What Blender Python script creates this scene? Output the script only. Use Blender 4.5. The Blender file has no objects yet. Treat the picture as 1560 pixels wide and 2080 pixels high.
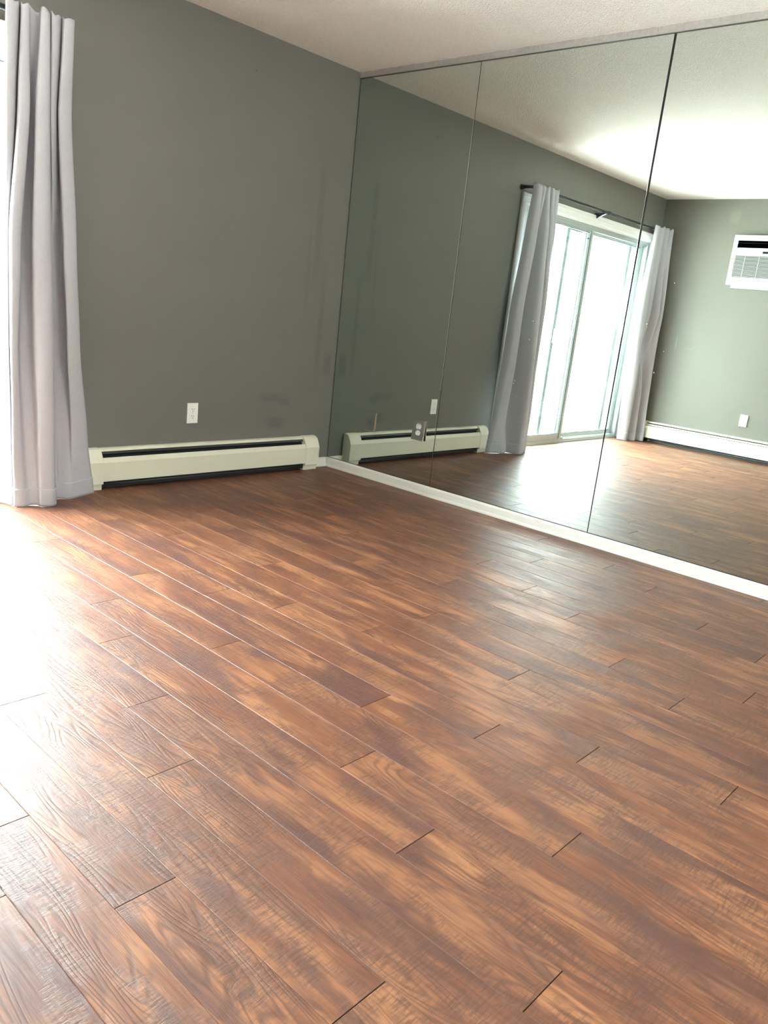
import bpy, bmesh, math, random
from mathutils import Vector, Matrix
random.seed(7)
S = bpy.context.scene
COL = S.collection

# ------------------------------------------------------------------ camera
W_PX, H_PX = 1560, 2080
F_PX = 1615.77
YAW, PITCH, ROLL = [math.radians(a) for a in (-48.7243, -14.357, 6.2687)]
CAM = Vector((-3.7259, -3.8428, 1.0832))
fwd = Vector((-math.sin(YAW)*math.cos(PITCH), math.cos(YAW)*math.cos(PITCH), math.sin(PITCH)))
r0 = Vector((math.cos(YAW), math.sin(YAW), 0)); u0 = r0.cross(fwd)
rt = math.cos(ROLL)*r0 + math.sin(ROLL)*u0
up = -math.sin(ROLL)*r0 + math.cos(ROLL)*u0
cd = bpy.data.cameras.new('camera'); cam = bpy.data.objects.new('camera', cd); COL.objects.link(cam)
cd.sensor_fit = 'VERTICAL'; cd.sensor_height = 36.0; cd.sensor_width = 27.0
cd.lens = F_PX/H_PX*36.0; cd.clip_start = 0.05; cd.clip_end = 200
cam.matrix_world = Matrix(((rt.x, up.x, -fwd.x, CAM.x), (rt.y, up.y, -fwd.y, CAM.y), (rt.z, up.z, -fwd.z, CAM.z), (0, 0, 0, 1)))
S.camera = cam

# ------------------------------------------------------------------ light and exposure
S.view_settings.view_transform = 'Standard'; S.view_settings.look = 'None'
S.view_settings.gamma = 1.0; S.view_settings.use_curve_mapping = False
S.view_settings.exposure = 1.97
S.cycles.max_bounces = 14; S.cycles.diffuse_bounces = 8; S.cycles.glossy_bounces = 6
S.cycles.transparent_max_bounces = 16; S.cycles.sample_clamp_indirect = 12
S.cycles.use_denoising = True
SKY_UP, SKY_ZEN, SKY_DOWN = 8.0, 25.0, 18.0
SKY_COL, GND_COL = (0.92, 1.0, 1.04), (0.96, 1.0, 1.0)
w = bpy.data.worlds.new('overcast_sky'); S.world = w; w.use_nodes = True
nt = w.node_tree; nt.nodes.clear()
tc = nt.nodes.new('ShaderNodeTexCoord'); sp = nt.nodes.new('ShaderNodeSeparateXYZ')
mr = nt.nodes.new('ShaderNodeMapRange'); mr.inputs[1].default_value = -0.15; mr.inputs[2].default_value = 0.15
cr = nt.nodes.new('ShaderNodeMix'); cr.data_type = 'RGBA'
cr.inputs[6].default_value = tuple(c*SKY_DOWN for c in GND_COL)+(1,)
cr.inputs[7].default_value = tuple(c*SKY_UP for c in SKY_COL)+(1,)
mz = nt.nodes.new('ShaderNodeMapRange'); mz.interpolation_type = 'SMOOTHSTEP'; mz.inputs[1].default_value = 0.12; mz.inputs[2].default_value = 0.62
cz = nt.nodes.new('ShaderNodeMix'); cz.data_type = 'RGBA'; cz.inputs[7].default_value = tuple(c*SKY_ZEN for c in SKY_COL)+(1,)
bg = nt.nodes.new('ShaderNodeBackground'); ow = nt.nodes.new('ShaderNodeOutputWorld')
nt.links.new(tc.outputs['Generated'], sp.inputs[0]); nt.links.new(sp.outputs['Z'], mr.inputs[0])
nt.links.new(mr.outputs[0], cr.inputs[0]); nt.links.new(sp.outputs['Z'], mz.inputs[0]); nt.links.new(mz.outputs[0], cz.inputs[0]); nt.links.new(cr.outputs[2], cz.inputs[6]); nt.links.new(cz.outputs[2], bg.inputs[0]); nt.links.new(bg.outputs[0], ow.inputs[0])

H = 2.44          # ceiling height
XB = -4.459       # wall opposite the mirrors
YB = -6.4         # wall behind the photographer
DX0, DX1, DZ = -4.285, -1.965, 2.005      # patio door opening
def portal(name, loc, rot, sx, sy):
    l = bpy.data.lights.new(name, 'AREA'); l.shape = 'RECTANGLE'; l.size = sx; l.size_y = sy
    l.cycles.is_portal = True
    o = bpy.data.objects.new(name, l); COL.objects.link(o); o.location = loc; o.rotation_euler = rot
portal('daylight_portal', ((DX0+DX1)/2, 0.30, DZ/2), (-math.pi/2, 0, 0), DX1-DX0+.3, DZ+.2)

portal('daylight_portal', (-2.35, YB-.2, 1.525), (math.pi/2, 0, 0), 1.2, 1.15)  # portal for the window added behind the camera

# ------------------------------------------------------------------ helpers
def link(o, parent=None):
    COL.objects.link(o)
    if parent: o.parent = parent
    return o
def tag(o, label=None, cat=None, group=None, kind=None):
    if label: o['label'] = label
    if cat: o['category'] = cat
    if group: o['group'] = group
    if kind: o['kind'] = kind
    return o
def empty(name, loc, rz=0):
    o = bpy.data.objects.new(name, None); o.empty_display_size = .05
    o.location = loc; o.rotation_euler = (0, 0, rz); return link(o)
class MB:
    def __init__(s): s.v = []; s.f = []; s.m = []; s.sm = []
    def poly(s, pts, faces, m=0, smooth=False):
        b = len(s.v); s.v += [tuple(p) for p in pts]
        for f in faces: s.f.append([b+i for i in f]); s.m.append(m); s.sm.append(smooth)
    def box(s, x0, x1, y0, y1, z0, z1, m=0):
        s.poly([(x0,y0,z0),(x1,y0,z0),(x1,y1,z0),(x0,y1,z0),(x0,y0,z1),(x1,y0,z1),(x1,y1,z1),(x0,y1,z1)],
               [(0,3,2,1),(4,5,6,7),(0,1,5,4),(1,2,6,5),(2,3,7,6),(3,0,4,7)], m)
    def extrude(s, prof, axis, a, b, m=0, smooth=False):
        """closed 2D profile; axis 'x': prof=(y,z); 'y': prof=(x,z); 'z': prof=(x,y)"""
        n = len(prof)
        def P(p, t): return {'x': (t, p[0], p[1]), 'y': (p[0], t, p[1]), 'z': (p[0], p[1], t)}[axis]
        pts = [P(p, a) for p in prof]+[P(p, b) for p in prof]
        s.poly(pts, [(i, (i+1) % n, n+(i+1) % n, n+i) for i in range(n)], m, smooth)
        s.poly(pts, [tuple(range(n))[::-1], tuple(range(n, 2*n))], m)
    def tube(s, path, r, n=14, m=0, cap=True):
        P = [Vector(p) for p in path]; b = len(s.v); N = len(P); up_ = None
        for i, p in enumerate(P):
            d = (P[min(i+1, N-1)]-P[max(i-1, 0)]).normalized()
            if up_ is None: up_ = Vector((0, 0, 1)) if abs(d.z) < .9 else Vector((1, 0, 0))
            a = d.cross(up_).normalized(); c = a.cross(d).normalized(); up_ = c
            rr = r[i] if isinstance(r, (list, tuple)) else r
            for k in range(n):
                t = 2*math.pi*k/n; s.v.append(tuple(p+a*math.cos(t)*rr+c*math.sin(t)*rr))
        for i in range(N-1):
            for k in range(n):
                s.f.append([b+i*n+k, b+i*n+(k+1) % n, b+(i+1)*n+(k+1) % n, b+(i+1)*n+k]); s.m.append(m); s.sm.append(True)
        if cap:
            s.f.append([b+k for k in range(n)][::-1]); s.m.append(m); s.sm.append(False)
            s.f.append([b+(N-1)*n+k for k in range(n)]); s.m.append(m); s.sm.append(False)
    def build(s, name, mats, parent=None, bevel=0, seg=2, recalc=True):
        me = bpy.data.meshes.new(name); me.from_pydata(s.v, [], s.f); me.validate()
        if not isinstance(mats, (list, tuple)): mats = [mats]
        for m in mats: me.materials.append(m)
        for p, mi, sm in zip(me.polygons, s.m, s.sm): p.material_index = mi; p.use_smooth = sm
        if recalc or bevel:
            bm = bmesh.new(); bm.from_mesh(me)
            bmesh.ops.remove_doubles(bm, verts=bm.verts, dist=1e-6)
            if recalc: bmesh.ops.recalc_face_normals(bm, faces=bm.faces)
            if bevel:
                ed = [e for e in bm.edges if len(e.link_faces) == 2 and e.calc_face_angle(0) > math.radians(35)]
                bmesh.ops.bevel(bm, geom=ed, offset=bevel, segments=seg, profile=.5, affect='EDGES', clamp_overlap=True)
            bm.to_mesh(me); bm.free()
        return link(bpy.data.objects.new(name, me), parent)
def local(mb, o):   # shift world-coordinate builder into the space of an empty without rotation
    l = o.location; mb.v = [(a-l.x, b-l.y, c-l.z) for a, b, c in mb.v]; return mb

# ------------------------------------------------------------------ materials
def N(nt, t, **kw):
    n = nt.nodes.new('ShaderNode'+t)
    for k, v in kw.items(): setattr(n, k, v)
    return n
def mat(name, col, rough=.5, metal=0, spec=.5, bump=None, var=None):
    m = bpy.data.materials.new(name); m.use_nodes = True; nt = m.node_tree; L = nt.links
    b = nt.nodes['Principled BSDF']
    b.inputs['Base Color'].default_value = (*col, 1); b.inputs['Roughness'].default_value = rough
    b.inputs['Metallic'].default_value = metal; b.inputs['Specular IOR Level'].default_value = spec
    tc = N(nt, 'TexCoord')
    if var:
        n = N(nt, 'TexNoise'); n.inputs['Scale'].default_value = var[0]; n.inputs['Detail'].default_value = 5
        mx = N(nt, 'Mix', data_type='RGBA'); mx.inputs[6].default_value = (*[c*(1-var[1]) for c in col], 1)
        mx.inputs[7].default_value = (*[min(1, c*(1+var[1])) for c in col], 1)
        L.new(tc.outputs['Object'], n.inputs['Vector']); L.new(n.outputs['Fac'], mx.inputs[0]); L.new(mx.outputs[2], b.inputs['Base Color'])
    if bump:
        n = N(nt, 'TexNoise'); n.inputs['Scale'].default_value = bump[0]; n.inputs['Detail'].default_value = 4
        bp = N(nt, 'Bump'); bp.inputs['Strength'].default_value = bump[1]; bp.inputs['Distance'].default_value = bump[2]
        L.new(tc.outputs['Object'], n.inputs['Vector']); L.new(n.outputs['Fac'], bp.inputs['Height']); L.new(bp.outputs[0], b.inputs['Normal'])
    return m
WALL_COL = (0.158, 0.154, 0.131)
def wall_mat(name, stains=()):
    """eggshell wall paint with roller stipple and soft marks (x, z, half width, half height, strength) in world metres"""
    m = mat(name, WALL_COL, .55, spec=.3); nt = m.node_tree; L = nt.links; b = nt.nodes['Principled BSDF']
    geo = N(nt, 'NewGeometry'); sp = N(nt, 'SeparateXYZ'); L.new(geo.outputs['Position'], sp.inputs[0])
    n = N(nt, 'TexNoise'); n.inputs['Scale'].default_value = 320; n.inputs['Detail'].default_value = 3
    L.new(geo.outputs['Position'], n.inputs['Vector'])
    bp = N(nt, 'Bump'); bp.inputs['Strength'].default_value = .25; bp.inputs['Distance'].default_value = .0012
    L.new(n.outputs['Fac'], bp.inputs['Height']); L.new(bp.outputs[0], b.inputs['Normal'])
    n2 = N(nt, 'TexNoise'); n2.inputs['Scale'].default_value = 2.2; n2.inputs['Detail'].default_value = 6; L.new(geo.outputs['Position'], n2.inputs['Vector'])
    mm = N(nt, 'MapRange'); mm.inputs[3].default_value = .94; mm.inputs[4].default_value = 1.06; L.new(n2.outputs['Fac'], mm.inputs[0])
    fac = mm.outputs[0]
    n3 = N(nt, 'TexNoise'); n3.inputs['Scale'].default_value = 14; n3.inputs['Detail'].default_value = 5; L.new(geo.outputs['Position'], n3.inputs['Vector'])
    for ax, (cx, cz, hw, hh, st) in stains:
        def bell(sock, c, h):
            a = N(nt, 'Math', operation='SUBTRACT'); a.inputs[1].default_value = c; L.new(sock, a.inputs[0])
            ab = N(nt, 'Math', operation='ABSOLUTE'); L.new(a.outputs[0], ab.inputs[0])
            r = N(nt, 'MapRange', interpolation_type='SMOOTHSTEP'); r.inputs[1].default_value = h*.35; r.inputs[2].default_value = h
            r.inputs[3].default_value = 1; r.inputs[4].default_value = 0; L.new(ab.outputs[0], r.inputs[0]); return r.outputs[0]
        p = N(nt, 'Math', operation='MULTIPLY'); L.new(bell(sp.outputs[ax], cx, hw), p.inputs[0]); L.new(bell(sp.outputs['Z'], cz, hh), p.inputs[1])
        q = N(nt, 'Math', operation='MULTIPLY'); L.new(p.outputs[0], q.inputs[0]); L.new(n3.outputs['Fac'], q.inputs[1])
        r = N(nt, 'Math', operation='MULTIPLY_ADD'); r.inputs[1].default_value = -st*2; r.inputs[2].default_value = 1; L.new(q.outputs[0], r.inputs[0])
        t = N(nt, 'Math', operation='MULTIPLY'); L.new(fac, t.inputs[0]); L.new(r.outputs[0], t.inputs[1]); fac = t.outputs[0]
    vm = N(nt, 'VectorMath', operation='SCALE'); vm.inputs[0].default_value = WALL_COL; L.new(fac, vm.inputs['Scale']); L.new(vm.outputs[0], b.inputs['Base Color'])
    return m
M_wall = wall_mat('wall_paint')
M_wallA = wall_mat('wall_paint_scuffed', [('X', (-.235, 1.55, .035, .45, .10)), ('X', (-.16, .95, .03, .45, .10)), ('X', (-.07, .68, .05, .10, .14)),
    ('X', (-.50, .47, .16, .035, .12)), ('X', (-.42, .44, .07, .03, .12)), ('X', (-.47, .31, .10, .05, .15)), ('X', (-.30, 1.2, .02, .5, .06)), ('X', (-.785, 2.245, .007, .006, .6))])
M_wallB = wall_mat('wall_paint_patched', [('Y', (-.72, 2.28, .07, .09, -.14)), ('Y', (-.38, 1.05, .012, .09, -.25)), ('Y', (-.52, 1.0, .05, .01, -.15))])
M_trim = mat('cream_painted_trim', (.74, .72, .66), .4, bump=(60, .1, .001), var=(9, .04))
M_case = mat('white_painted_casing', (.82, .82, .79), .4)
M_heat = mat('cream_enamel_metal', (.68, .66, .53), .38, bump=(400, .05, .0005), var=(4, .03))
M_dark = mat('slot_shade', (.006, .007, .01), .6)  # near-black standing in for shade inside the heater slot
M_fin = mat('dull_dark_metal', (.06, .06, .065), .35, metal=.7)
M_edge = mat('dark_mirror_channel', (.10, .095, .085), .4)
M_alu = mat('grey_aluminium', (.42, .47, .45), .42, metal=.35)
M_alud = mat('dark_green_grey_gasket', (.10, .14, .135), .5)
M_rod = mat('black_rod_metal', (.03, .032, .036), .25, metal=.3)
M_plate = mat('white_plastic_plate', (.80, .79, .73), .35)
M_recep = mat('white_receptacle_plastic', (.80, .80, .76), .35)
M_slot = mat('receptacle_slot', (.03, .03, .03), .6)
M_screw = mat('screw_metal', (.5, .5, .48), .35, metal=.8)
M_ac = mat('white_ac_plastic', (.46, .48, .46), .55)
M_acd = mat('dark_ac_vent', (.010, .013, .015), .6, spec=.2)
M_conc = mat('pale_balcony_concrete', (.62, .60, .57), .85, bump=(80, .4, .003), var=(6, .08))
M_gap = mat('mirror_gap_shadow_backing', (.012, .012, .012), .7)

def ceiling_mat():
    m = mat('popcorn_ceiling', (.92, .87, .82), .9, spec=.1); nt = m.node_tree; L = nt.links; b = nt.nodes['Principled BSDF']
    g = N(nt, 'NewGeometry')
    n = N(nt, 'TexNoise'); n.inputs['Scale'].default_value = 110; n.inputs['Detail'].default_value = 6; n.inputs['Roughness'].default_value = .7
    v = N(nt, 'TexVoronoi'); v.inputs['Scale'].default_value = 130
    for q in (n, v): L.new(g.outputs['Position'], q.inputs['Vector'])
    s = N(nt, 'Math', operation='SUBTRACT'); L.new(n.outputs['Fac'], s.inputs[0]); L.new(v.outputs['Distance'], s.inputs[1])
    bp = N(nt, 'Bump'); bp.inputs['Strength'].default_value = .8; bp.inputs['Distance'].default_value = .005
    L.new(s.outputs[0], bp.inputs['Height']); L.new(bp.outputs[0], b.inputs['Normal'])
    mr = N(nt, 'MapRange'); mr.inputs[1].default_value = .25; mr.inputs[2].default_value = .75; mr.inputs[3].default_value = .88; mr.inputs[4].default_value = 1.08
    L.new(n.outputs['Fac'], mr.inputs[0])
    vm = N(nt, 'VectorMath', operation='SCALE'); vm.inputs[0].default_value = (.92, .87, .82); L.new(mr.outputs[0], vm.inputs['Scale']); L.new(vm.outputs[0], b.inputs['Base Color'])
    return m
M_ceil = ceiling_mat()

def mirror_mat():
    m = bpy.data.materials.new('silvered_mirror'); m.use_nodes = True; nt = m.node_tree; L = nt.links
    b = nt.nodes['Principled BSDF']; b.inputs['Base Color'].default_value = (.655, .71, .67, 1)
    b.inputs['Metallic'].default_value = 1; b.inputs['Roughness'].default_value = 0.0
    return m
M_mirror = mirror_mat()
M_mplate = mat('mirrored_cover_plate', (.78, .80, .78), .06, metal=1)

def glass_mat():
    m = bpy.data.materials.new('clear_door_glass'); m.use_nodes = True; nt = m.node_tree; nt.nodes.clear(); L = nt.links
    t = N(nt, 'BsdfTransparent'); t.inputs[0].default_value = (.95, .98, .97, 1)
    g = N(nt, 'BsdfGlossy'); g.inputs['Roughness'].default_value = .01
    f = N(nt, 'Fresnel'); gg = N(nt, 'NewGeometry'); ir = N(nt, 'MapRange'); ir.inputs[3].default_value = 1.45; ir.inputs[4].default_value = 1/1.45
    L.new(gg.outputs['Backfacing'], ir.inputs[0]); L.new(ir.outputs[0], f.inputs[0]); mx = N(nt, 'MixShader'); o = N(nt, 'OutputMaterial')
    L.new(f.outputs[0], mx.inputs[0]); L.new(t.outputs[0], mx.inputs[1]); L.new(g.outputs[0], mx.inputs[2]); L.new(mx.outputs[0], o.inputs[0])
    return m
M_glass = glass_mat()
def mesh_mat():
    m = bpy.data.materials.new('insect_screen_mesh'); m.use_nodes = True; nt = m.node_tree; nt.nodes.clear(); L = nt.links
    t = N(nt, 'BsdfTransparent'); d = N(nt, 'BsdfDiffuse'); d.inputs[0].default_value = (.25, .26, .26, 1)
    mx = N(nt, 'MixShader'); mx.inputs[0].default_value = .18; o = N(nt, 'OutputMaterial')
    L.new(t.outputs[0], mx.inputs[1]); L.new(d.outputs[0], mx.inputs[2]); L.new(mx.outputs[0], o.inputs[0])
    return m
M_screen = mesh_mat()
def curtain_mat():
    m = bpy.data.materials.new('grey_curtain_fabric'); m.use_nodes = True; nt = m.node_tree; nt.nodes.clear(); L = nt.links
    tc = N(nt, 'TexCoord'); mp = N(nt, 'Mapping'); mp.inputs['Scale'].default_value = (1, 1, .35)
    n = N(nt, 'TexNoise'); n.inputs['Scale'].default_value = 420; n.inputs['Detail'].default_value = 3
    L.new(tc.outputs['Object'], mp.inputs[0]); L.new(mp.outputs[0], n.inputs['Vector'])
    cr = N(nt, 'Mix', data_type='RGBA'); cr.inputs[6].default_value = (.40, .395, .425, 1); cr.inputs[7].default_value = (.54, .53, .56, 1)
    L.new(n.outputs['Fac'], cr.inputs[0])
    bp = N(nt, 'Bump'); bp.inputs['Strength'].default_value = .25; bp.inputs['Distance'].default_value = .001; L.new(n.outputs['Fac'], bp.inputs['Height'])
    d = N(nt, 'BsdfDiffuse'); t = N(nt, 'BsdfTranslucent'); sh = N(nt, 'BsdfSheen') if hasattr(bpy.types, 'ShaderNodeBsdfSheen') else None
    mx = N(nt, 'MixShader'); mx.inputs[0].default_value = CURTAIN_TRANS; o = N(nt, 'OutputMaterial')
    for q in (d, t): L.new(cr.outputs[2], q.inputs[0]); L.new(bp.outputs[0], q.inputs['Normal'])
    L.new(d.outputs[0], mx.inputs[1]); L.new(t.outputs[0], mx.inputs[2]); L.new(mx.outputs[0], o.inputs[0])
    return m
CURTAIN_TRANS = .05
M_curt = curtain_mat()

def wood_mat():
    m = bpy.data.materials.new('hand_scraped_laminate'); m.use_nodes = True; nt = m.node_tree; L = nt.links
    b = nt.nodes['Principled BSDF']
    P = N(nt, 'Attribute', attribute_name='grain'); ton = N(nt, 'Attribute', attribute_name='tone')
    def mapped(s):
        q = N(nt, 'Mapping'); q.inputs['Scale'].default_value = s; L.new(P.outputs['Vector'], q.inputs[0]); return q.outputs[0]
    def noise(s, scale, detail=4, rough=.55, dist=0):
        n = N(nt, 'TexNoise'); n.inputs['Scale'].default_value = scale; n.inputs['Detail'].default_value = detail
        n.inputs['Roughness'].default_value = rough; n.inputs['Distortion'].default_value = dist; L.new(mapped(s), n.inputs['Vector']); return n.outputs['Fac']
    def mrange(x, a, b_, c=0, d=1, sm=True):
        r = N(nt, 'MapRange', interpolation_type='SMOOTHSTEP' if sm else 'LINEAR')
        for i, v in zip((1, 2, 3, 4), (a, b_, c, d)): r.inputs[i].default_value = v
        L.new(x, r.inputs[0]); return r.outputs[0]
    def math_(op, a, b_):
        n = N(nt, 'Math', operation=op)
        for i, v in enumerate((a, b_)):
            if isinstance(v, (int, float)): n.inputs[i].default_value = v
            else: L.new(v, n.inputs[i])
        return n.outputs[0]
    # cathedral growth rings: contour lines of a stretched noise
    field = noise((1, .13, 1), 13, 1.5, .45, .35)
    ring = math_('FRACT', math_('MULTIPLY', field, 17.0), 0)
    ringl = mrange(math_('ABSOLUTE', math_('SUBTRACT', ring, .5), 0), .02, .30)          # 0 on a line
    ring_mask = mrange(noise((1, .5, 1), 6, 2), .40, .58)
    # long fibres
    fib = noise((1, .04, 1), 170, 5, .65)
    fibl = mrange(fib, .36, .56)
    # saw marks across the plank
    saw = noise((.16, 1, 1), 175, 4, .7, .5)
    sawm = mrange(noise((1, .6, 1), 9, 3), .42, .56)
    sawl = mrange(saw, .38, .60)
    # broad tone
    patch = noise((1, .22, 1), 7.5, 4, .6, .5)
    dark = mrange(patch, .50, .66)
    smear = mrange(noise((1, .35, 1), 21, 5, .65, .8), .53, .64)
    light = mrange(noise((1, .16, 1), 14, 4, .6), .44, .62)
    def mix(fac, a, b_):
        n = N(nt, 'Mix', data_type='RGBA')
        if isinstance(fac, float): n.inputs[0].default_value = fac
        else: L.new(fac, n.inputs[0])
        for i, v in ((6, a), (7, b_)):
            if isinstance(v, tuple): n.inputs[i].default_value = (*v, 1)
            else: L.new(v, n.inputs[i])
        return n.outputs[2]
    c = mix(light, (.168, .060, .028), (.315, .134, .060))
    c = mix(math_('MULTIPLY', ton.outputs['Fac'], .55), c, (.135, .054, .032))
    c = mix(math_('MULTIPLY', dark, .80), c, (.082, .035, .032))
    c = mix(math_('MULTIPLY', smear, .42), c, (.065, .028, .022))
    rl = math_('MULTIPLY', math_('SUBTRACT', 1.0, ringl), math_('MULTIPLY', ring_mask, .7))
    c = mix(rl, c, (.085, .034, .021))
    fl = math_('MULTIPLY', math_('SUBTRACT', 1.0, fibl), .50)
    c = mix(fl, c, (.10, .040, .024))
    sl = math_('MULTIPLY', math_('MULTIPLY', math_('SUBTRACT', 1.0, sawl), sawm), .7)
    c = mix(sl, c, (.085, .036, .023))
    L.new(c, b.inputs['Base Color'])
    h = math_('ADD', math_('MULTIPLY', rl, -1.1), math_('ADD', math_('MULTIPLY', fl, -.8), math_('MULTIPLY', sl, -1.5)))
    wav = noise((1, .5, 1), 22, 3, .5)
    h = math_('ADD', h, math_('MULTIPLY', wav, .6))
    bp = N(nt, 'Bump'); bp.inputs['Strength'].default_value = .40; bp.inputs['Distance'].default_value = .0009
    L.new(h, bp.inputs['Height']); L.new(bp.outputs[0], b.inputs['Normal'])
    b.inputs['Specular IOR Level'].default_value = FLOOR_SPEC
    L.new(mrange(fib, .3, .7, FLOOR_ROUGH+.06, FLOOR_ROUGH-.04), b.inputs['Roughness'])
    return m
FLOOR_ROUGH, FLOOR_SPEC = .43, .48
M_wood = wood_mat()
M_groove = mat('plank_groove', (.035, .016, .010), .6)

# ------------------------------------------------------------------ setting
def struct(mb, name, mats, **k): return tag(mb.build(name, mats, **k), kind='structure')
# window wall with the patio door opening
T = .20
m = MB()
prof = [(XB-.15, 0), (DX0, 0), (DX0, DZ), (DX1, DZ), (DX1, 0), (.15, 0), (.15, H), (XB-.15, H)]
m.box(XB-.15, DX0, 0, T, -.05, H+.05); m.box(DX1, .15, 0, T, -.05, H+.05); m.box(DX0, DX1, 0, T, DZ, H+.05)
struct(m, 'wall_window', M_wallA, recalc=False)
m = MB(); m.box(.0065, .15, YB-.15, 0, -.05, H+.05); struct(m, 'wall_mirror', M_wall)
m = MB(); m.box(XB-.15, XB, YB-.15, 0, -.05, H+.05); struct(m, 'wall_opposite', M_wallB)
m = MB()      # the wall behind the photographer gets an added, unseen window for indoor fill light
WX0, WX1, WZ0, WZ1 = -2.9, -1.8, 1.0, 2.05
m.box(XB, WX0, YB-.15, YB, -.05, H+.05); m.box(WX1, .0065, YB-.15, YB, -.05, H+.05)
m.box(WX0, WX1, YB-.15, YB, -.05, WZ0); m.box(WX0, WX1, YB-.15, YB, WZ1, H+.05)
struct(m, 'wall_back', mat('pale_wall_paint', (.72, .70, .66), .6), recalc=False)  # unseen wall kept pale so it bounces light into the room
m = MB(); m.box(XB-.15, .15, YB-.15, T, H, H+.12); struct(m, 'ceiling', M_ceil)

# floor: planks along y, real gaps and eased edges
def make_floor():
    m = MB(); uvs = []; seeds = []; tones = []
    X0, P, LEN = -2.972, .1262, 1.235
    known = {-1: -2.76, 0: -1.953, 1: -2.449, 2: -2.144, 3: -1.75, 4: -2.689, 5: -1.97, 6: -1.275, 7: -2.81, 8: -3.049, 9: -3.376,
             10: -2.665, 11: -2.175, 12: -3.078, 13: -2.815, 14: -3.213, 15: -2.497, 16: -2.216, 17: -3.125, 18: -2.862, 19: -2.015,
             20: -2.533, 21: -2.259, 22: -1.82, 23: -2.903}
    dark = {(4, -1): .55, (3, -1): .25, (1, 0): .25, (2, 1): .1, (7, 0): .15, (5, 0): .2}
    m.poly([(XB, YB, -.0045), (.0, YB, -.0045), (.0, T, -.0045), (XB, T, -.0045)], [(0, 1, 2, 3)], 1)
    uvs += [[(0, 0)]*4]; seeds += [(0, 0, 0)]; tones += [0]
    rnd = random.Random(11)
    k = -12
    while X0+k*P < .0:
        xa, xb = max(X0+k*P, XB), min(X0+(k+1)*P, -.001)
        if xb > xa+.004:
            y = known.get(k, -rnd.random()*LEN)
            y -= math.ceil((y-YB)/LEN)*LEN
            while y < .13:
                ya, yb = max(y, YB), min(y+LEN, .04)
                j = round((y-known.get(k, 0))/LEN)
                sd = (rnd.random(), rnd.random(), rnd.random()); tn = dark.get((k, j), rnd.choice([0, 0, 0, .1, .2, .35, .5, 0]))
                if yb > ya+.01:
                    g, e, ee, zb, zt = .0001, .0014, .0006, -.0009, 0.0
                    gy = .0018
                    o = [(xa+g, ya+gy), (xb-g, ya+gy), (xb-g, yb), (xa+g, yb)]
                    i_ = [(xa+g+e, ya+gy+ee), (xb-g-e, ya+gy+ee), (xb-g-e, yb-ee), (xa+g+e, yb-ee)]
                    pts = [(*q, zb) for q in o]+[(*q, zt) for q in i_]+[(*q, -.0045) for q in o]
                    fs = [(4, 5, 6, 7), (0, 1, 5, 4), (1, 2, 6, 5), (2, 3, 7, 6), (3, 0, 4, 7), (8, 9, 1, 0), (10, 11, 3, 2)]
                    b = len(m.v); m.v += pts
                    for n_, f in enumerate(fs):
                        m.f.append([b+q for q in f]); m.m.append(0 if n_ < 5 else 1); m.sm.append(False)
                        uvs.append([(pts[q][0]-xa, pts[q][1]-y) for q in f]); seeds.append(sd); tones.append(tn)
                y += LEN
        k += 1
    me = bpy.data.meshes.new('floor'); me.from_pydata(m.v, [], m.f)
    me.materials.append(M_wood); me.materials.append(M_groove)
    grain = []
    for u, sd in zip(uvs, seeds):
        for q in u: grain += [q[0]+sd[0]*37, q[1]+sd[1]*37, sd[2]*37]
    me.polygons.foreach_set('material_index', m.m)
    a = me.attributes.new('grain', 'FLOAT_VECTOR', 'CORNER'); a.data.foreach_set('vector', grain)
    a = me.attributes.new('tone', 'FLOAT', 'FACE'); a.data.foreach_set('value', [float(t) for t in tones])
    me.update()
    o = link(bpy.data.objects.new('floor', me)); return tag(o, kind='structure')
make_floor()

# mirror baseboard and the short piece on the window wall
def base_prof(s=1):   # distance from wall, height
    return [(0, 0), (.0155, 0), (.0155, .009), (.0135, .016), (.0125, .018), (.0125, .050), (.0095, .058), (.004, .0615), (0, .0615)]
m = MB(); m.extrude([(-d, z) for d, z in base_prof()], 'y', YB, -.0003); struct(m, 'baseboard_mirror', M_trim)
m = MB(); m.extrude([(-d, z) for d, z in base_prof()], 'x', -.1435, -.0158); struct(m, 'baseboard_window', M_trim)
# painted strip of wall between mirror tops and ceiling, with the uneven edge of the ceiling texture
m = MB(); m.box(-.0012, .0065, -3.12, -.0005, 2.4085, H)
b0 = len(m.v); rr = random.Random(3); n = 520
top = []; 
for i in range(n+1):
    y = -3.12+(3.1195)*i/n; top.append((y, .0045+.0035*rr.random()+.003*math.sin(i*.31)*math.sin(i*.13)))
pts = [(-.0012, y, H) for y, d in top]+[(-.0012-d*1.1, y, H) for y, d in top]+[(-.0012, y, H-.008-d*1.2) for y, d in top]
m.poly(pts, [(n+1+i, n+2+i, 2*n+3+i, 2*n+2+i) for i in range(n)], 0)
struct(m, 'trim_1', mat('rough_ceiling_edge', (.37, .35, .32), .9, bump=(150, .6, .003), var=(60, .18)))
m = MB(); m.box(-.0055, .0065, -3.12, -.0006, 2.4055, 2.4085); struct(m, 'trim_2', M_edge)

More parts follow.
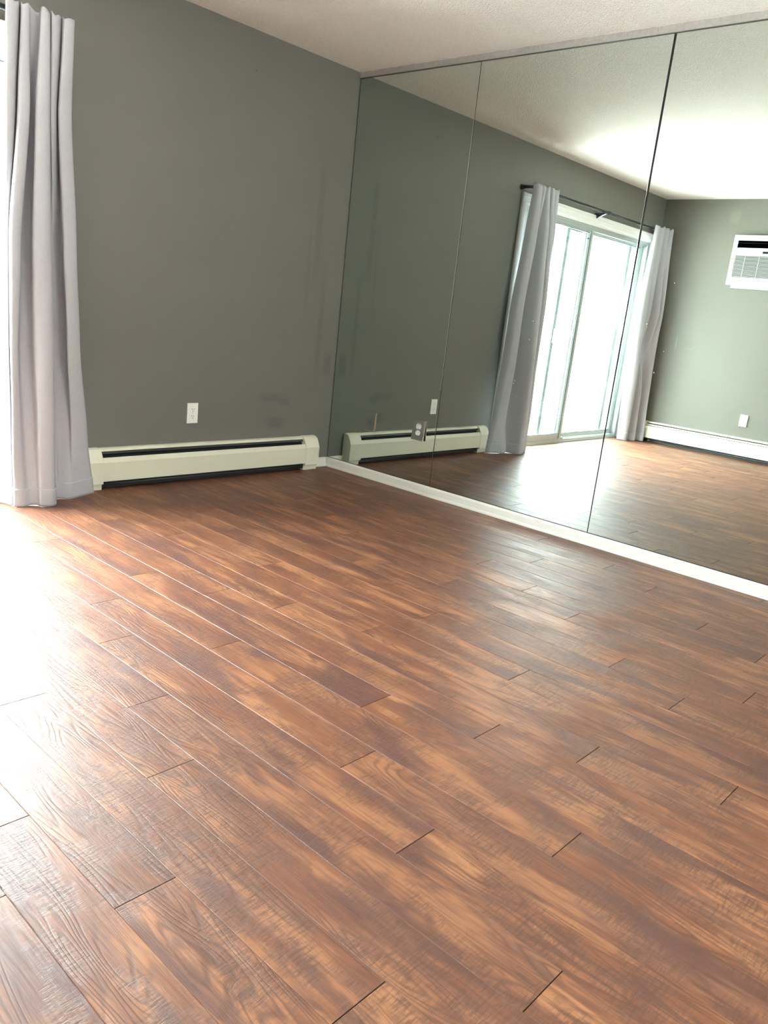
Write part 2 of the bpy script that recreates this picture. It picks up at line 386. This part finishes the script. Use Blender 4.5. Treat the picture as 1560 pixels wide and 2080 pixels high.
m = MB()  # frame and pane of the added fill window, out of view
for a, b_ in ((WX0, WX0+.05), (WX1-.05, WX1), ((WX0+WX1)/2-.03, (WX0+WX1)/2+.03)): m.box(a, b_, YB-.11, YB-.05, WZ0, WZ1)
m.box(WX0, WX1, YB-.11, YB-.05, WZ0, WZ0+.05); m.box(WX0, WX1, YB-.11, YB-.05, WZ1-.05, WZ1)
win = struct(m, 'added_fill_window', M_case)
m = MB(); m.box(WX0+.05, WX1-.05, YB-.082, YB-.078, WZ0+.05, WZ1-.05); m.build('added_window_pane', M_glass, win)
# patio door casing: architrave around the opening with stepped profile
def casing():
    m = MB()
    def cas_prof(w, d): return [(0, 0), (0, d*.75), (w*.12, d), (w*.40, d), (w*.45, d*.72), (w*.8, d*.6), (w*.93, d*.5), (w, d*.3), (w, 0)]
    w, d = .075, .02
    # head
    hp = cas_prof(w, d); m.extrude([(-b_, DZ+w-a) for a, b_ in hp], 'x', DX0-w, DX1+w)
    m.extrude([(DX1+w-a, -b_) for a, b_ in hp], 'z', 0, DZ); m.extrude([(DX0-w+a, -b_) for a, b_ in hp], 'z', 0, DZ)
    return m
struct(casing(), 'trim_3', M_case)
m = MB()   # white jamb lining
m.box(DX0-.001, DX0+.012, 0, T, 0, DZ); m.box(DX1-.012, DX1+.001, 0, T, 0, DZ); m.box(DX0, DX1, 0, T, DZ-.012, DZ+.001)
struct(m, 'trim_4', M_case)

# ------------------------------------------------------------------ patio door
def patio_door():
    root = empty('door_1', ((DX0+DX1)/2, 0, 0)); tag(root, kind='structure')
    X0, X1 = DX0+.012, DX1-.012; ZT = DZ-.012
    m = MB()      # outer aluminium frame: jambs, head with track ribs, sill with tracks
    for (a, b_) in ((X0-.006, X0+.045), (X1-.040, X1)): m.box(a, b_, .004, .13, 0, ZT)
    m.box(X0, X1, .012, .13, ZT-.028, ZT)
    for y in (.016, .052, .088): m.box(X0, X1, y, y+.004, ZT-.045, ZT-.028)
    m.box(X0, X1, .0, .16, -.004, .014)
    for y in (.010, .046, .082, .12): m.box(X0, X1, y, y+.005, .014, .032)
    local(m, root).build('door_frame', M_alu, root)
    def panel(name, xa, xb, y, sw_l, sw_r, z0, z1, bot, topr, gl=True, handle=None):
        m = MB()
        m.box(xa, xa+sw_l, y, y+.030, z0, z1); m.box(xb-sw_r, xb, y, y+.030, z0, z1)
        m.box(xa+sw_l, xb-sw_r, y+.002, y+.028, z0, z0+bot); m.box(xa+sw_l, xb-sw_r, y+.002, y+.028, z1-topr, z1)
        # gasket reveal
        p = local(m, root).build(name, M_alu, root, bevel=.0015)
        g = MB(); t = .006
        for (a, b_, c, d) in ((xa+sw_l, xa+sw_l+t, z0+bot, z1-topr), (xb-sw_r-t, xb-sw_r, z0+bot, z1-topr)): g.box(a, b_, y+.006, y+.024, c, d)
        g.box(xa+sw_l, xb-sw_r, y+.006, y+.024, z0+bot, z0+bot+t); g.box(xa+sw_l, xb-sw_r, y+.006, y+.024, z1-topr-t, z1-topr)
        local(g, root).build('gasket', M_alud, p)
        gl_ = MB(); gl_.box(xa+sw_l, xb-sw_r, y+.013, y+.017, z0+bot, z1-topr); local(gl_, root).build('glass_pane', M_glass, p)
        return p
    # sliding panel nearest the corner (inner track) and the fixed panel (outer track)
    pa = panel('sliding_panel', -3.135, X1-.030, .018, .065, .045, .030, ZT-.030, .055, .030)
    pb = panel('fixed_panel', X0+.040, -3.065, .056, .045, .065, .030, ZT-.030, .045, .030)
    g = MB(); g.box(-3.088, -3.080, .013, .019, .04, ZT-.04); local(g, root).build('weather_strip', M_alud, pa)
    g = MB(); g.box(-3.030, -3.012, .006, .018, 1.868, 1.880); g.tube([(-3.021, .018, 1.874), (-3.021, -.012, 1.874)], .004, 10)
    local(g, root).build('latch_pin', M_slot, pa)
    # security bar in the track before the fixed panel
    g = MB(); g.tube([(-4.20, .030, .033), (-3.16, .030, .033)], .011, 12); g.box(-3.175, -3.150, .018, .044, .022, .050)
    local(g, root).build('security_bar', M_alu, root)
    # screen door on the outside track, half open, with its handle
    sa, sb, y = -4.085, -2.845, .110
    m = MB()
    m.box(sa-.015, sa+.035, y, y+.018, .030, ZT-.03); m.box(sb-.035, sb+.015, y, y+.018, .030, ZT-.03)
    m.box(sa+.035, sb-.035, y, y+.018, .030, .065); m.box(sa+.035, sb-.035, y, y+.018, ZT-.065, ZT-.03)
    sc_ = local(m, root).build('screen_panel', M_alud, root)
    g = MB(); g.box(sa+.035, sb-.035, y+.008, y+.009, .065, ZT-.065); local(g, root).build('screen_mesh', M_screen, sc_)
    g = MB(); g.box(sb-.032, sb-.004, y-.012, y, .93, 1.06); g.box(sb-.026, sb-.012, y-.026, y-.012, .955, 1.035)
    local(g, root).build('screen_handle', M_alu, sc_, bevel=.003)
patio_door()
# balcony slab outside
m = MB(); m.box(XB-.8, .6, T, 1.9, -.16, -.03); tag(m.build('balcony_slab', M_conc), kind='structure')

# ------------------------------------------------------------------ mirrors
ys = [-.0065, -.9125, -1.9886, -3.11]
labels = ['frameless wall mirror panel in the corner, narrowest of three, with two cover plates',
          'frameless wall mirror panel in the middle, reflecting the patio door and curtain',
          'frameless wall mirror panel at the right, reflecting the air conditioner']
MIRRORS = []
for i in range(3):
    ya, yb = ys[i]-(.0, .0021, .0028)[i], ys[i+1]+(.0021, .0022, 0)[i]
    m = MB(); m.box(0, .0055, yb, ya, .0645, 2.4045)
    if i == 2: m.v = [(x, y-(.0065 if y > -2.5 and z > 1 else 0), z) for x, y, z in m.v]     # the joint to its neighbour opens towards the ceiling
    ob = m.build('frameless_mirror', M_mirror, bevel=.0008, seg=1)
    MIRRORS.append(ob); tag(ob, labels[i], 'mirror', 'mirror panels covering the wall')
for pane, spots in ((1, [(-1.473, 1.096), (-1.466, .998), (-1.407, .756), (-1.411, .772), (-1.435, .69)]), (2, [(-2.106, 1.139), (-2.109, 1.125), (-2.186, .918), (-2.214, 1.021), (-2.204, 1.334)])):
    rq = random.Random(pane)
    for y, z in spots:
        m = MB(); a, b_ = .0014+.0010*rq.random(), .0018+.0026*rq.random()
        m.poly([(x, y+a*k*math.cos(t*math.pi/5), z+b_*k*math.sin(t*math.pi/5)) for x, k in ((-.0001, 1), (-.0006, .6)) for t in range(10)],
                   [(t, (t+1) % 10, 10+(t+1) % 10, 10+t) for t in range(10)]+[tuple(range(10, 20))])
        m.build('paint_speck', M_plate, MIRRORS[pane])
m = MB(); m.box(.0058, .0064, -3.11, -.001, .0625, 2.4055); struct(m, 'gap_shade_sheet', M_gap)  # black sheet behind the panels, painting the shade in their joints
m = MB(); m.box(.0, .0060, -3.11, -.001, .0600, .0640); struct(m, 'gap_shade_strip', M_gap)  # black strip painting the shaded gap between mirror and baseboard

# ------------------------------------------------------------------ baseboard heaters
def heater(name, length, capL=.115, capR=.115, slot=True, damper=False):
    """local: x along 0..length, wall at y=0, front towards -y"""
    root = empty(name, (0, 0, 0))
    D = .072
    m = MB()      # back plate and curved hood
    hood = [(0, .0), (-.004, .0), (-.004, .200), (-.026, .2045), (-.030, .199), (-.033, .200), (-.0315, .208), (-.024, .2135), (-.010, .2155), (0, .2155)]
    m.extrude(hood, 'x', capL*.6, length-capR*.6)
    m.build('back_plate', M_heat, root)
    m = MB()      # bent front panel with angled top lip
    fp = [(-.070, .046), (-.0725, .048), (-.0725, .147), (-.060, .1705), (-.056, .1715), (-.0555, .1695), (-.058, .168), (-.0695, .146), (-.0695, .052), (-.060, .048), (-.060, .046)]
    m.extrude(fp, 'x', capL-.012, length-capR+.012); m.build('front_panel', M_heat, root)
    m = MB(); m.extrude([(-.0045, .012), (-.054, .012), (-.054, .160), (-.030, .166), (-.0065, .199), (-.0045, .199)], 'x', capL*.6, length-capR*.6); m.build('core_shade_fill', M_dark, root)  # filled up to the hood; slot shade is put into its colour
    m = MB(); m.tube([(capL*.6, -.052, .030), (length-capR*.6, -.052, .030)], .004, 10); m.build('pipe', M_fin, root)
    if damper:
        m = MB(); m.extrude([(-.030, .185), (-.055, .176), (-.056, .180), (-.031, .190)], 'x', capL, length-capR); m.build('damper', M_heat, root)
    else:
        m = MB(); m.extrude([(-.028, .1985), (-.036, .186), (-.0375, .187), (-.030, .2005)], 'x', capL, length-capR); m.build('damper', M_fin, root)
    capo = [(0, 0), (-.058, 0), (-.058, .030), (-.0755, .034), (-.0755, .150), (-.062, .183), (-.050, .203), (-.036, .2135), (-.020, .2180), (0, .2185)]
    for a, b_ in ((0, capL), (length-capR, length)):
        m = MB(); inner = [(y+.003 if y < 0 else y, z-.003 if z > 0 else z) for y, z in capo]
        m.extrude(capo, 'x', a, b_); c = m.build('end_cap', M_heat, root, bevel=.0025)
    return root
hA = heater('baseboard_heater', 1.64)
hA.location = (-1.785, 0, 0)
tag(hA, 'cream metal baseboard heater under the wall outlet, between curtain and mirror corner', 'heater', 'baseboard heaters')
hB = heater('baseboard_heater', 3.4, damper=True)
# local -y must point to +x (into the room): rotate +90 deg; local x then runs along +y
hB.rotation_euler = (0, 0, math.pi/2); hB.location = (XB, -.125-3.4, 0)
tag(hB, 'long cream baseboard heater seen in the mirror below the air conditioner', 'heater', 'baseboard heaters')

# ------------------------------------------------------------------ outlets
def duplex(root, w, h, y, plate_mat, recep_mat=M_recep, thick=.005, z_off=0, loose=False):
    """plate in local xz, facing -y"""
    m = MB(); m.box(-w/2, w/2, -thick, 0, -h/2, h/2); m.build('cover_plate', plate_mat, root, bevel=.0018)
    for s in (1, -1):
        zc = s*.0195+z_off
        n = 28; out = []
        for k in range(n):
            t = 2*math.pi*k/n; x = .0170*math.cos(t); z = .0170*math.sin(t); z = max(-.0140, min(.0140, z)); out.append((x, z+zc))
        m = MB(); m.extrude([(a, b_) for a, b_ in out], 'y', -thick-.0022, -thick+.001)
        r = m.build('receptacle', recep_mat, root)
        m = MB(); yy = -thick-.0026
        m.box(-.0075, -.0050, yy, yy+.001, zc-.0005, zc+.0085); m.box(.0050, .0072, yy, yy+.001, zc+.0005, zc+.0080)
        m.extrude([(.0026*math.cos(t*math.pi/6), zc-.0075+.0026*math.sin(t*math.pi/6)) for t in range(12)], 'y', yy, yy+.001)
        m.build('slot', M_slot, r)
    m = MB(); m.extrude([(.0028*math.cos(t*math.pi/6), z_off+.0028*math.sin(t*math.pi/6)) for t in range(12)], 'y', -thick-.001, -thick+.001)
    m.build('screw', M_screw, root)
oA = empty('wall_outlet', (-1.093, 0, .3846)); duplex(oA, .071, .1155, 0, M_plate)
tag(oA, 'white plastic duplex outlet on the grey wall above the baseboard heater', 'outlet')
# mirrored cover plate with a duplex outlet, on the corner mirror panel (faces -x)
oM = empty('mirror_outlet', (-.0048, -.784, .3855), -math.pi/2); oM.rotation_euler[0] = math.radians(-4); duplex(oM, .098, .124, 0, M_mplate, thick=.005, z_off=.002)
m = MB(); m.box(-.0465, .0475, -.0012, .0042, -.0605, .058); m.build('plate_gap_shade', M_gap, oM)  # dark box standing in for the shaded gap behind the plate
m = MB(); n = 32
pts = [(.0235*math.cos(2*math.pi*k/n), -.0054, .0215+.0235*math.sin(2*math.pi*k/n)) for k in range(n)]+[(.0180*math.cos(2*math.pi*k/n), -.0054, .0215+.0180*math.sin(2*math.pi*k/n)) for k in range(n)]
m.poly(pts, [(k, (k+1) % n, n+(k+1) % n, n+k) for k in range(n)]); m.build('cutout_ring', M_screw, oM)
tag(oM, 'duplex outlet with mirrored cover plate on the corner mirror panel', 'outlet')
oK = empty('blank_plate', (-.0015, -.375, .3675), -math.pi/2); oK.rotation_euler[0] = math.radians(-1.2); oK.rotation_euler[2] += math.radians(1)
m = MB(); m.box(-.0445, .0445, -.004, 0, -.0600, .0600); m.build('cover_plate', M_mirror, oK, bevel=.0016)
m = MB(); m.extrude([(-.004+.0035*math.cos(t*math.pi/6), -.003+.0035*math.sin(t*math.pi/6)) for t in range(12)], 'y', -.0052, -.003); m.build('screw', M_slot, oK)
tag(oK, 'blank mirrored cover plate with a centre screw, nearest the room corner', 'cover plate')
oB = empty('wall_outlet', (XB, -1.204, .3815), math.pi/2); duplex(oB, .074, .114, 0, M_plate, thick=.010)
tag(oB, 'white outlet plate seen in the mirror below the air conditioner', 'outlet')

# ------------------------------------------------------------------ air conditioner (in the opposite wall)
def air_conditioner():
    root = empty('air_conditioner', (XB, 0, 0), math.pi/2)     # local x = world y, local -y = world +x
    ya, yb = -1.43, -.776; z0, z1 = 1.649, 2.108; D = .055
    m = MB(); m.box(ya+.044, yb-.044, -.035, .01, z0-.030, z1-.02); m.build('wall_sleeve', M_ac, root, bevel=.003)
    # front shell with real opening for the outlet slot: built as bars around it
    vx0, vx1, vz0, vz1 = ya+.04, yb-.040, 1.992, 2.058
    gx0, gx1, gz0, gz1 = ya+.030, yb-.036, 1.722, 1.920
    m = MB()
    fy = -D
    m.box(ya, yb, -.030, -.002, z0, z1)                                        # body behind the face
    m.box(ya, yb, fy, -.030, vz1, z1); m.box(ya, vx0, fy, -.030, z0, vz1); m.box(vx1, yb, fy, -.030, z0, vz1)
    m.box(vx0, vx1, fy, -.030, gz1, vz0); m.box(vx0, vx1, fy, -.030, z0, gz0)
    m.build('housing', M_ac, root, bevel=.002)
    m = MB(); m.box(vx0-.001, vx1+.001, -.046, -.027, vz0-.001, vz1+.001)
    for i in range(2):
        z = vz0+.020+i*.022; m.extrude([(-.050, z), (-.045, z+.003), (-.045, z+.005), (-.050, z+.002)], 'x', vx0+.004, vx1-.004)
        m.build('air_outlet', M_acd, root)
    m = MB(); m.box(vx0, vx1, -.036, -.0305, gz0, gz1); m.build('grille_shadow', mat('grille_recess', (.02, .022, .022), .8), root)
    m = MB(); n = 16
    for i in range(n):
        z = gz0+.004+i*(gz1-gz0-.004)/n
        m.extrude([(-.053, z+.0012), (-.038, z+.0035), (-.038, z+.0070), (-.053, z+.0055)], 'x', vx0, vx1)
    for i in range(4): x = vx0+.09+i*(vx1-vx0-.18)/3; m.box(x-.0008, x+.0008, -.050, -.038, gz0, gz1)
    m.build('grille', M_ac, root)
    m = MB(); m.box(ya+.03, yb-.030, fy-.0006, fy+.001, 1.691, 1.6945); m.build('seam', mat('panel_seam', (.08, .09, .09), .6), root)
    m = MB(); m.box(-1.105-.02, -1.062, fy-.0012, fy+.001, 1.943, 1.963); m.build('display', M_acd, root)
    m = MB()
    for i in range(3): m.box(-1.15-.03*i-.014, -1.15-.03*i, fy-.0015, fy, 1.948, 1.958)
    m.box(ya+.035, yb-.05, fy-.0008, fy+.001, 1.930, 1.9315)
    m.build('button', mat('pale_grey_button', (.55, .58, .57), .5), root)
    tag(root, 'white through-wall air conditioner reflected at the right edge of the mirror', 'air conditioner')
air_conditioner()

# ------------------------------------------------------------------ curtain rod
ROD_Y, ROD_Z = -.09, 2.110
def curtain_rod():
    root = empty('curtain_rod', (-1.857, 0, ROD_Z))
    def elbow(x, s):   # from wall to the run direction s
        pts = [(x, 0, ROD_Z), (x, ROD_Y+.028, ROD_Z)]
        for k in range(1, 7):
            t = k/6*math.pi/2; pts.append((x+s*.028*(1-math.cos(t)), ROD_Y+.028-.028*math.sin(t), ROD_Z))
        return pts
    m = MB(); m.tube(elbow(-1.857, -1)+[(-3.155, ROD_Y, ROD_Z)], .0125, 16); local(m, root).build('thick_tube', M_rod, root)
    m = MB(); m.tube([(-3.14, ROD_Y, ROD_Z)]+elbow(-4.425, 1)[::-1], .0098, 16); local(m, root).build('thin_tube', M_rod, root)
    for x in (-1.857, -4.425):
        m = MB(); m.tube([(x, -.0005, ROD_Z), (x, -.004, ROD_Z), (x, -.007, ROD_Z), (x, -.009, ROD_Z)], [.021, .021, .018, .014], 28)
        local(m, root).build('flange', M_rod, root)
        m = MB(); m.tube([(x, -.009, ROD_Z), (x, -.030, ROD_Z)], .0155, 20); local(m, root).build('coupling', M_rod, root)
    m = MB(); m.tube([(-3.145, ROD_Y, ROD_Z), (-3.175, ROD_Y, ROD_Z)], .0165, 20); local(m, root).build('collar', M_rod, root)
    m = MB(); xb = -3.075
    m.extrude([(-.0005, ROD_Z-.060), (-.0005, ROD_Z-.012), (ROD_Y-.010, ROD_Z-.0128), (ROD_Y-.014, ROD_Z-.020), (ROD_Y+.012, ROD_Z-.030), (-.012, ROD_Z-.060)], 'x', xb-.012, xb+.012)
    local(m, root).build('bracket', M_rod, root, bevel=.001)
    tag(root, 'black metal curtain rod running over the patio door', 'curtain rod')
curtain_rod()

# ------------------------------------------------------------------ curtains
def cr_spline(P, t):
    n = len(P)-1; x = max(0, min(n-1e-6, t*n)); i = int(x); f = x-i
    p0, p1, p2, p3 = P[max(i-1, 0)], P[i], P[i+1], P[min(i+2, n)]
    return tuple(.5*((2*b_)+(-a+c)*f+(2*a-5*b_+4*c-d)*f*f+(-a+3*b_-3*c+d)*f**3) for a, b_, c, d in zip(p0, p1, p2, p3))
def curtain(levels, origin, label, ztop, wob=0):
    """levels: list of (z, [control points]) from top to floor, every list of the same length"""
    root = empty('curtain', origin)
    NU, NZ = 260, 110; hem = .085
    def pos(u, z):
        for (za, A), (zb, B) in zip(levels, levels[1:]):
            if z >= zb: break
        f = (za-z)/(za-zb); f = max(0, min(1, f)); f = f*f*(3-2*f)*.5+f*.5
        a, b_ = cr_spline(A, u), cr_spline(B, u)
        x = a[0]*(1-f)+b_[0]*f; y = a[1]*(1-f)+b_[1]*f
        k = (1-z/2.2)
        y += wob*.006*math.sin(u*19+z*3.1)*k; x += wob*.004*math.sin(u*23+z*4.3)*k
        return x, y
    z_bot = lambda u: .004+.003*math.sin(u*25)
    def sheet(z0f, z1f, nz, off, name, parent):
        m = MB(); pts = []
        for j in range(nz+1):
            for i in range(NU+1):
                u = i/NU; za, zb = z0f(u), z1f(u); z = za+(zb-za)*j/nz
                x, y = pos(u, z)
                if off:
                    x2, y2 = pos(min(1, u+.002), z); x1, y1 = pos(max(0, u-.002), z)
                    nx, ny = (y2-y1), -(x2-x1); l = math.hypot(nx, ny) or 1; x += nx/l*off; y += ny/l*off
                pts.append((x, y, z))
        fs = [(j*(NU+1)+i, j*(NU+1)+i+1, (j+1)*(NU+1)+i+1, (j+1)*(NU+1)+i) for j in range(nz) for i in range(NU)]
        m.poly(pts, fs, 0, True); o = local(m, root).build(name, M_curt, parent, recalc=False)
        s = o.modifiers.new('thickness', 'SOLIDIFY'); s.thickness = .0022; s.offset = 0
        return o
    top = lambda u: ztop+.006*math.sin(u*41)+.003*math.sin(u*83)
    body = sheet(top, z_bot, NZ, 0, 'fabric', root)
    hem_o = sheet(lambda u: z_bot(u)+hem, lambda u: z_bot(u)-.001, 8, .0024, 'hem', root)
    hem_i = sheet(lambda u: z_bot(u)+hem, lambda u: z_bot(u)-.001, 8, -.0024, 'hem', root)
    tag(root, label, 'curtain', 'grey patio door curtains')
    return root
c1 = [
 (2.14, [(-1.868,-0.108),(-1.887,-0.145),(-1.929,-0.150),(-1.923,-0.110),(-1.958,-0.148),(-1.985,-0.150),(-1.972,-0.108),(-2.000,-0.155),(-2.033,-0.155),(-2.020,-0.108),(-2.058,-0.109),(-2.085,-0.150),(-2.113,-0.150),(-2.099,-0.108),(-2.135,-0.150),(-2.175,-0.155),(-2.160,-0.110)]),
 (1.75, [(-1.867,-0.085),(-1.894,-0.135),(-1.951,-0.150),(-1.922,-0.080),(-1.954,-0.120),(-1.979,-0.125),(-1.964,-0.085),(-2.011,-0.180),(-2.067,-0.180),(-2.030,-0.090),(-2.056,-0.090),(-2.094,-0.175),(-2.141,-0.180),(-2.107,-0.090),(-2.153,-0.160),(-2.187,-0.160),(-2.158,-0.080)]),
 (1.2, [(-1.833,-0.070),(-1.861,-0.125),(-1.925,-0.140),(-1.893,-0.060),(-1.905,-0.045),(-1.928,-0.045),(-1.954,-0.060),(-2.017,-0.200),(-2.086,-0.200),(-2.054,-0.100),(-2.094,-0.090),(-2.141,-0.180),(-2.183,-0.180),(-2.150,-0.100),(-2.169,-0.140),(-2.188,-0.140),(-2.171,-0.080)]),
 (0.75, [(-1.816,-0.080),(-1.837,-0.130),(-1.908,-0.150),(-1.881,-0.070),(-1.898,-0.055),(-1.922,-0.055),(-1.946,-0.070),(-2.017,-0.225),(-2.089,-0.215),(-2.078,-0.140),(-2.119,-0.130),(-2.156,-0.185),(-2.188,-0.180),(-2.169,-0.130),(-2.180,-0.150),(-2.197,-0.140),(-2.186,-0.070)]),
 (0.3, [(-1.775,-0.090),(-1.798,-0.130),(-1.872,-0.150),(-1.887,-0.130),(-1.912,-0.120),(-1.935,-0.115),(-1.957,-0.120),(-2.011,-0.240),(-2.081,-0.235),(-2.089,-0.190),(-2.117,-0.170),(-2.148,-0.200),(-2.184,-0.200),(-2.180,-0.160),(-2.189,-0.160),(-2.199,-0.130),(-2.214,-0.070)]),
 (0, [(-1.736,-0.090),(-1.762,-0.125),(-1.843,-0.150),(-1.882,-0.155),(-1.917,-0.155),(-1.945,-0.150),(-1.967,-0.155),(-2.005,-0.245),(-2.068,-0.245),(-2.087,-0.215),(-2.118,-0.200),(-2.147,-0.215),(-2.175,-0.205),(-2.178,-0.180),(-2.190,-0.175),(-2.198,-0.130),(-2.230,-0.075)])]
curtain(c1, (-1.95, -.09, 0), 'long grey curtain at the left edge, hanging between patio door and heater', 2.137, 1)
c2 = [
 (2.14, [(-4.075,-.110),(-4.085,-.140),(-4.12,-.145),(-4.15,-.108),(-4.18,-.150),(-4.22,-.150),(-4.245,-.108),(-4.27,-.160),(-4.30,-.160),(-4.32,-.108),(-4.35,-.165),(-4.385,-.165),(-4.41,-.150),(-4.435,-.135)]),
 (1.3,  [(-4.045,-.080),(-4.055,-.135),(-4.11,-.165),(-4.17,-.155),(-4.215,-.150),(-4.245,-.140),(-4.262,-.050),(-4.285,-.055),(-4.30,-.190),(-4.325,-.200),(-4.352,-.130),(-4.375,-.205),(-4.405,-.205),(-4.432,-.120)]),
 (.5,   [(-4.08,-.080),(-4.09,-.135),(-4.13,-.170),(-4.172,-.165),(-4.20,-.080),(-4.225,-.070),(-4.25,-.175),(-4.275,-.185),(-4.297,-.090),(-4.323,-.095),(-4.34,-.225),(-4.362,-.235),(-4.385,-.180),(-4.386,-.100)]),
 (0.0,  [(-4.12,-.085),(-4.125,-.125),(-4.150,-.165),(-4.185,-.160),(-4.205,-.100),(-4.230,-.100),(-4.25,-.195),(-4.275,-.205),(-4.295,-.120),(-4.323,-.125),(-4.337,-.250),(-4.357,-.265),(-4.375,-.235),(-4.378,-.130)])]
curtain(c2, (-4.25, -.09, 0), 'grey curtain seen in the mirror beside the wall with the air conditioner', 2.137, .6)
